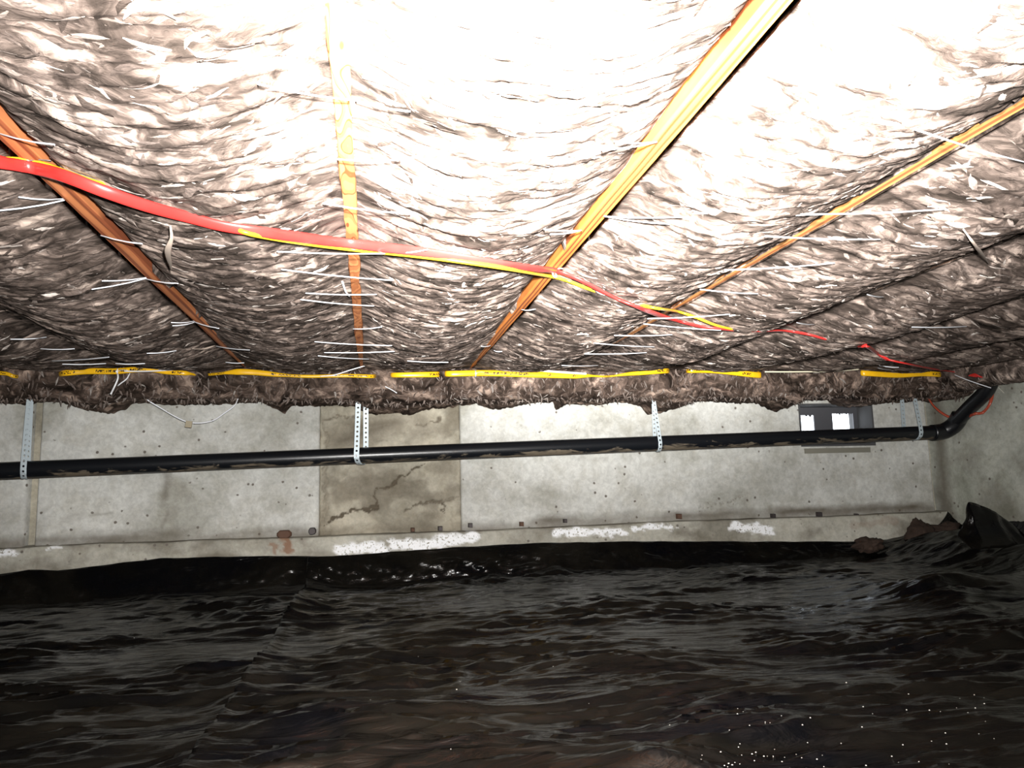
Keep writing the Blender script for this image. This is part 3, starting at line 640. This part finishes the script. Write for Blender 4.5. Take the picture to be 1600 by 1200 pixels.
wire('white_cord', [aty(1546, 592, 3.85), aty(1556, 602, 3.83), aty(1572, 617, 3.8)], .0028, simple('dull_cord', (.45, .45, .38), .6), 'dull cord stub right of the pipe elbow', 'cord')
wire('white_cord', [aty(602, 604, 3.9), aty(612, 609, 3.92), aty(620, 614, 3.9)], .0025, TIE, 'tiny white cord scrap on the hanging fibre left of centre', 'cord')
wire('white_cord', [hit(535, 440, .02), hit(540, 455, .035), hit(546, 463, .03)], .003, TIE, 'pale fibre cord curling against the knotty joist', 'cord')
# hanging pale strip of torn facing at upper left
def strip(name, pts, wd, m, label):
    P = resample(np.array(pts), .01); V, F, uv = sweep(P, np.interp(np.linspace(0, 1, len(P)), [0, .3, .7, 1], [.002, wd, wd * .8, .001]), .0015, (1, 0, 0), 8, np.linspace(0, .6, len(P)))
    o = mesh_obj(name, V, F, m); tag(o, label, 'paper strip')
PAPER = simple('torn_paper', (.42, .34, .28), .8)
strip('torn_strip', [hit(266, 352, .03), hit(268, 372, .05), hit(262, 395, .06), hit(268, 422, .05)], .007, PAPER, 'pale torn strip dangling from the batt right of the left joist')
strip('torn_strip', [hit(300, 545, .03), hit(318, 545, .04), hit(336, 540, .03)], .006, PAPER, 'pale torn scrap beside the far end of the left joist')
strip('torn_strip', [hit(1505, 358, .03), hit(1525, 385, .045), hit(1545, 412, .03)], .006, PAPER, 'pale torn strip hanging from the far right insulation')

# ------------------------------------------------------------------ drain pipe, straps
PY, PR = 4.16, .0445
A = aty(-60, 738, PY); A[2] = .67; B = aty(1470, 676, PY); A = aty(-60, 738.5, PY)
K = aty(1495, 674, PY); K[0] = min(K[0], 3.69)
E1 = atx(1518, 650, 3.70); E2 = atx(1545, 615, 3.71); E3 = atx(1560, 596, 3.71)
pipe = empty('drain_pipe', (0, PY, .73)); tag(pipe, 'long black plastic drain pipe strung in front of the wall', 'pipe')
def rel(V): return np.asarray(V) - np.array(pipe.location)
K2 = np.array([3.60, PY, B[2] + .002])
V, F, uv = sweep(rel(resample([A, (A + K2) / 2 + [0, 0, .004], K2], .05)), PR, PR, (0, 1, 0), 28); mesh_obj('straight_pipe', V, F, PIPE, pipe)
el = resample([K2 - [.035, 0, .002], K2, K2 + [.055, -.012, .01], K2 + [.09, -.055, .045], K2 + [.10, -.10, .10]], .01)
V, F, uv = sweep(rel(el), PR + .007, PR + .007, (0, 1, .3), 24); mesh_obj('elbow', V, F, ABS, pipe)
e0 = K2 + np.array([.09, -.06, .055]); e3 = np.array([3.70, 3.83, 1.04])
up = resample([e0, (e0 + e3) / 2, e3, e3 + np.array([.01, -.06, .12])], .03)
V, F, uv = sweep(rel(up), PR, PR, (0, 1, .3), 24); mesh_obj('riser', V, F, ABS, pipe)

def strap_loop(px_f, yb, label, xoff_back, ztop=1.12, slant=0, wdt=.010, lean=0):
    """perforated strap: down behind the pipe, round below, up in front"""
    c = aty(px_f, yb, PY); zc = np.interp(c[0], [A[0], K2[0]], [A[2], K2[2]]) + .002; r = PR + .003
    pts = [(xoff_back, r * .75, ztop - zc + .0), (xoff_back, r, .05), (xoff_back * .9, r, 0)]
    for a in np.linspace(0, -math.pi, 12)[1:-1]: pts.append((xoff_back * (1 + math.cos(a)) / 2, r * math.cos(a), r * math.sin(a)))
    pts += [(0, -r, 0), (lean * .2, -r, .05), (lean, -r * .6, ztop - zc)]
    P = resample(pts, .0125); N = len(P)
    # even arc length
    L = np.concatenate([[0], np.cumsum(np.linalg.norm(np.diff(P, axis=0), axis=1))]); n = int(L[-1] / .026)
    Q = np.stack([np.interp(np.linspace(0, L[-1], n * 2 + 1), L, P[:, k]) for k in range(3)], 1)
    Vt = []; Ft = []
    X_ = np.array([1., 0, 0]); th = .0012
    T = np.gradient(Q, axis=0); T /= np.linalg.norm(T, axis=1)[:, None]
    for layer in (0, 1):
        for k in range(n):
            i0, im, i1 = 2 * k, 2 * k + 1, 2 * k + 2; o = len(Vt)
            nm = np.cross(T[im], X_); offv = nm * th * (1 if layer else -1)
            hl = .0062
            for p, s in ((Q[i0], -1), (Q[i0], 1), (Q[i1], 1), (Q[i1], -1)): Vt.append(p + X_ * wdt * s + offv)
            for a in range(8):
                an = -3 * math.pi / 4 + a * math.pi / 4
                Vt.append(Q[im] + X_ * hl * 1.0 * math.sin(an + 0) * 1.0 + T[im] * hl * math.cos(an + math.pi * 0) + offv)
            # angle order: match corners (-,start)->(+,start)->(+,end)->(-,end)
            ring8 = [o + 4 + a for a in range(8)]
            cs = [o, o + 1, o + 2, o + 3]
            # find nearest ring vertex for each corner
            def near(ci): return min(range(8), key=lambda a: np.linalg.norm(Vt[ring8[a]] - Vt[ci]))
            ks = [near(ci) for ci in cs]
            for q in range(4):
                a0, a1 = ks[q], ks[(q + 1) % 4]; step_ = 1 if (a1 - a0) % 8 <= 4 else -1
                loop = []; a = a0
                while True:
                    loop.append(ring8[a % 8])
                    if a % 8 == a1: break
                    a += step_
                f = [cs[q], cs[(q + 1) % 4]] + loop[::-1]
                Ft.append(tuple(f if layer else f[::-1]))
    e = empty('pipe_strap', (c[0], PY, zc)); tag(e, label, 'strap', 'perforated steel pipe straps')
    Vt = np.array(Vt); cut = [f for f in Ft]
    fr = [f for f in cut if np.mean(Vt[list(f)][:, 1]) < 0]; bk = [f for f in cut if np.mean(Vt[list(f)][:, 1]) >= 0]
    for nm, fs in (('front_strand', fr), ('rear_strand', bk)):
        used = sorted({i for f in fs for i in f}); mp = {v: k for k, v in enumerate(used)}
        mesh_obj(nm, Vt[used], [tuple(mp[i] for i in f) for f in fs], GALV, e, False)
    bv, _f, _ = sweep(np.array([(xoff_back * .5, -r - .006, .07), (xoff_back * .5, r + .004, .07)]), .005, .005, (1, 0, 0), 6)
    return e
strap_loop(43, 735, 'leftmost perforated steel strap, near the left photo edge', -.022, 1.1, lean=.003, wdt=.014)
strap_loop(557, 708, 'perforated steel strap in front of the rough wall patch', .05, 1.1, lean=.012, wdt=.014)
strap_loop(1027, 688, 'thin twisted perforated steel strap at the middle of the pipe', .004, 1.1, lean=-.03, wdt=.011)
strap_loop(1431, 674, 'rightmost doubled perforated steel strap, between vent and elbow', -.045, 1.12, lean=-.02, wdt=.014)

# ------------------------------------------------------------------ rusty tie stubs and bolts along the footing
for k, (x, y, s_, m, lab) in enumerate([(444, 835, .032, RUST, 'largest rusty bolt head low on the wall left of the rough patch'), (488, 830, .022, STEEL_DK, 'dark round bolt head beside the large rusty bolt'),
        (645, 828, .016, RUST, 'rusty form tie stub below the crack in the rough patch'), (688, 826, .018, STEEL_DK, 'dark form tie stub, second from left under the rough patch'), (735, 821, .018, STEEL_DK, 'dark form tie stub just right of the rough patch'),
        (815, 819, .018, RUST, 'rusty form tie stub left of the small yellow stain'), (883, 814, .016, STEEL_DK, 'form tie stub above the yellow stained footing'), (1061, 807, .022, RUST, 'rusty form tie stub near the middle right footing'),
        (1208, 806, .018, STEEL_DK, 'dark form tie stub above the right white crust'), (1280, 804, .022, STEEL_DK, 'dark form tie stub below the vent'), (1338, 805, .014, STEEL_DK, 'small form tie stub, last before the right corner')]):
    c = aty(x, y, WY - .012); n = 10 if k < 2 else 4; V = []; F = []
    for d_, r in ((.02, 1.05), (-.006, 1), (-.016, .8)):
        for a in range(n):
            an = (a + .5) / n * 2 * math.pi; V.append((c[0] * 0 + math.cos(an) * s_ * r * (1.3 if k == 0 else 1), d_, math.sin(an) * s_ * r * (.8 if k == 0 else 1) * (1 + .1 * math.sin(a * 2.3))))
    for q in range(2):
        for a in range(n): F.append((q * n + a, q * n + (a + 1) % n, (q + 1) * n + (a + 1) % n, (q + 1) * n + a))
    F.append(tuple(range(2 * n, 3 * n)))
    o = mesh_obj('bolt_head' if k < 2 else 'form_tie', V, F, m, smooth=False); o.location = c
    tag(o, lab, 'bolt' if k < 2 else 'form tie', None if k < 2 else 'form tie stubs along the wall foot')

# ------------------------------------------------------------------ plastic ground sheets
TOPPX = [(-200, 905), (0, 897), (45, 890), (90, 892), (170, 882), (250, 872), (400, 869), (520, 869), (600, 863), (700, 856), (850, 848), (1000, 846), (1200, 846), (1330, 846), (1385, 843), (1430, 832), (1480, 818), (1560, 812)]
TP = np.array([aty(x, y, 4.30) for x, y in TOPPX])
def ground(X, Y):
    n = fbm(X * .9, Y * .9, 2, 300) * .035
    wy = Y + .12 * fbm(X * 1.1, Y * 1.5, 3, 303); wx = X + .15 * fbm(X * 1.5, Y * 2, 2, 305)
    a = ridge(wx * .8, wy * 3.6, 2, 310); b = ridge(wx * 1.6 + 3, wy * 8.5, 2, 315); c = ridge(wx * 3.6, wy * 17, 2, 320)
    msk = np.clip(.55 + fbm(X * 1.2, Y * 1.6, 2, 330) * 1.3, .12, 1)
    h = n + .05 * np.clip(a - .25, 0, 1)**1.3 * msk + .028 * np.clip(b - .35, 0, 1) * msk + .016 * (c - .4) * (msk + .3)
    # seam gathers
    h = h + .02 * np.exp(-((X + .30) / .06)**2) * (.5 + fbm(X * 0, Y * 3, 3, 340))
    # heap in the right corner with folds draped from it
    g = np.exp(-(((X - 3.60) / .38)**2 + ((Y - 3.95) / .45)**2)); h = h + g * (.14 + .05 * ridge(X * 2 + Y, Y * 2 - X, 2, 350))
    ridge_l = seg_dist(X, Y, [(3.7, 3.4), (3.2, 3.1), (2.4, 2.9)]); h = h + .07 * np.exp(-(ridge_l / .16)**2)
    return h
def sheet(x0, x1, y0, lift, seed):
    st = .0125; xs = np.arange(x0, x1 + st / 2, st); ys = list(np.arange(y0, 4.19, st))
    ny = len(ys); K_ = 16; K2_ = 12
    X, Y = np.meshgrid(xs, np.r_[ys, np.full(K_, 4.19)], indexing='ij')
    Z = ground(X, Y) + lift
    if lift: Z = Z + .012 * np.exp(-((X - x0) / .03)**2) * (1 + fbm(X * 0, Y * 4, 2, 77))
    top = np.interp(xs, TP[:, 0], TP[:, 2])
    ramp_ = np.arange(1, K_ + 1) / K_
    zb = Z[:, ny - 1]
    for k in range(K_):
        t = ramp_[k]; crum = (.016 + .02 * np.exp(-((X[:, 0] - .5) / .6)**2)) * ridge(X[:, 0] * 7 + t, X[:, 0] * 0 + t * 2, 3, 360 + seed) * math.sin(math.pi * min(1, t * 1.1)) + .006 * fbm(X[:, 0] * 25, X[:, 0] * 0 + t * 4, 2, 366)
        Y[:, ny + k] = 4.20 + .10 * t**.8 - crum; Z[:, ny + k] = zb + (top - zb) * t**1.1 + .0035 * perlin(X[:, 0] * 8, X[:, 0] * 0 + 4, 9) * t
    # back behind: slack shadow trough where floor meets the upturned edge
    tr = np.exp(-((Y - 4.12) / .05)**2) * (X < 3.1) * .02; Z = Z - tr
    if x1 > 3:                                      # right side climbs the right wall
        m_ = X > 3.62; t = np.clip((X - 3.62) / .13, 0, 1); Z = Z + (t**2) * np.interp(Y, [1.5, 3.2, 3.7, 4.3], [.02, .06, .12, .08])
        X = np.minimum(X, 3.745)
    V = np.stack([X, Y, Z], -1).reshape(-1, 3)
    F = [tuple(f) for f in grid_faces(X.shape[0], X.shape[1]).tolist()]
    o = mesh_obj('ground_sheet', V, F, PLAS)
    md = o.modifiers.new('thickness', 'SOLIDIFY'); md.thickness = .0015; md.offset = -1
    return o
s1 = sheet(WX0 + .03, -.27, 0.0, 0, 1); tag(s1, 'black plastic ground sheet left of the overlapped seam', 'plastic sheet', 'black ground sheets')
s2 = sheet(-.34, 3.76, 0.0, .010, 2); tag(s2, 'black plastic ground sheet right of the seam, heaped into the right corner', 'plastic sheet', 'black ground sheets')
# pointed fold standing up from the right sheet
YF2 = 3.70
pf = [(1497, 838), (1506, 822), (1510, 800), (1513, 785), (1532, 790), (1552, 800), (1572, 812), (1590, 826), (1604, 842)]
top = np.array([aty(x, y, YF2) for x, y in pf]); V = []; F = []
nT = len(top); base = top.copy(); base[:, 2] = .12; base[:, 1] -= .10
top[:, 0] = np.minimum(top[:, 0], 3.74); base[:, 0] = np.minimum(base[:, 0], 3.74)
TT = resample(top, .015); BB = np.stack([np.interp(np.linspace(0, 1, len(TT)), np.linspace(0, 1, nT), base[:, k]) for k in range(3)], 1)
rows = 14; G_ = np.array([TT + (BB - TT) * (k / (rows - 1)) for k in range(rows)]).transpose(1, 0, 2)
G_[:, :, 1] -= .03 * fbm(G_[:, :, 0] * 9, G_[:, :, 2] * 7, 3, 400)
o = mesh_obj('folded_peak', G_.reshape(-1, 3), grid_faces(len(TT), rows), PLAS, s2); md = o.modifiers.new('thickness', 'SOLIDIFY'); md.thickness = .003

# reddish brown clods by the heap
def clod(name, px_, py_, Y, sx, sy, sz, seed, label):
    import bmesh
    bm = bmesh.new(); bmesh.ops.create_icosphere(bm, subdivisions=4, radius=1)
    c = aty(px_, py_, Y)
    for v in bm.verts:
        p = v.co; r = 1 + .75 * float(fbm(np.array(p.x * 2.2 + seed), np.array(p.z * 1.3 + p.y), 4, seed)) + .08 * float(perlin(p.x * 6, p.z * 6 + p.y * 5, seed))
        v.co = Vector((p.x * sx * r, p.y * sy * r, p.z * sz * r))
    me = bpy.data.meshes.new(name); bm.to_mesh(me); bm.free(); me.materials.append(SOIL)
    for p in me.polygons: p.use_smooth = True
    o = bpy.data.objects.new(name, me); COL.objects.link(o); o.location = c; tag(o, label, 'clod'); return o
clod('soil_clod', 1358, 852, 4.2, .10, .05, .045, 3, 'small reddish brown clod at the top edge of the plastic below the vent')
clod('soil_clod', 1435, 835, 4.22, .09, .05, .085, 8, 'dark brown clod on the left shoulder of the plastic heap')
clod('soil_clod', 1482, 832, 4.22, .13, .05, .07, 14, 'long brown clod beside the pointed fold of plastic')

# flash glints on droplets and grit, put into the pale colour of specks
P = []
import bmesh
def drop(x, y, z, r):
    V = []; F = []
    for k in range(6): V.append((x + r * math.cos(k * 1.0472), y + r * math.sin(k * 1.0472), z))
    V.append((x, y, z + r * .8)); F = [(k, (k + 1) % 6, 6) for k in range(6)]; return V, F
for k in range(110):
    if k < 60: px_, py_ = rng.normal(1230, 70), rng.normal(1165, 22)
    elif k < 85: px_, py_ = rng.normal(1500, 70), rng.normal(1130, 40)
    else: px_, py_ = rng.uniform(200, 1590), rng.uniform(920, 1190)
    c = atz(px_, py_, .03)
    if c[0] > 3.6 or c[1] > 4.0: continue
    z = float(ground(np.array(c[0]), np.array(c[1]))) + (.012 if c[0] > -.34 else .002)
    P.append(drop(c[0], c[1], z, rng.uniform(.0008, .002)))
V, F = merge(P); o = mesh_obj('glint_specks', V, F, simple('pale_glint_grit', (.75, .74, .68), .25)); tag(o, 'pale specks for flash glints and grit scattered over the near black plastic', 'grit', kind='stuff')
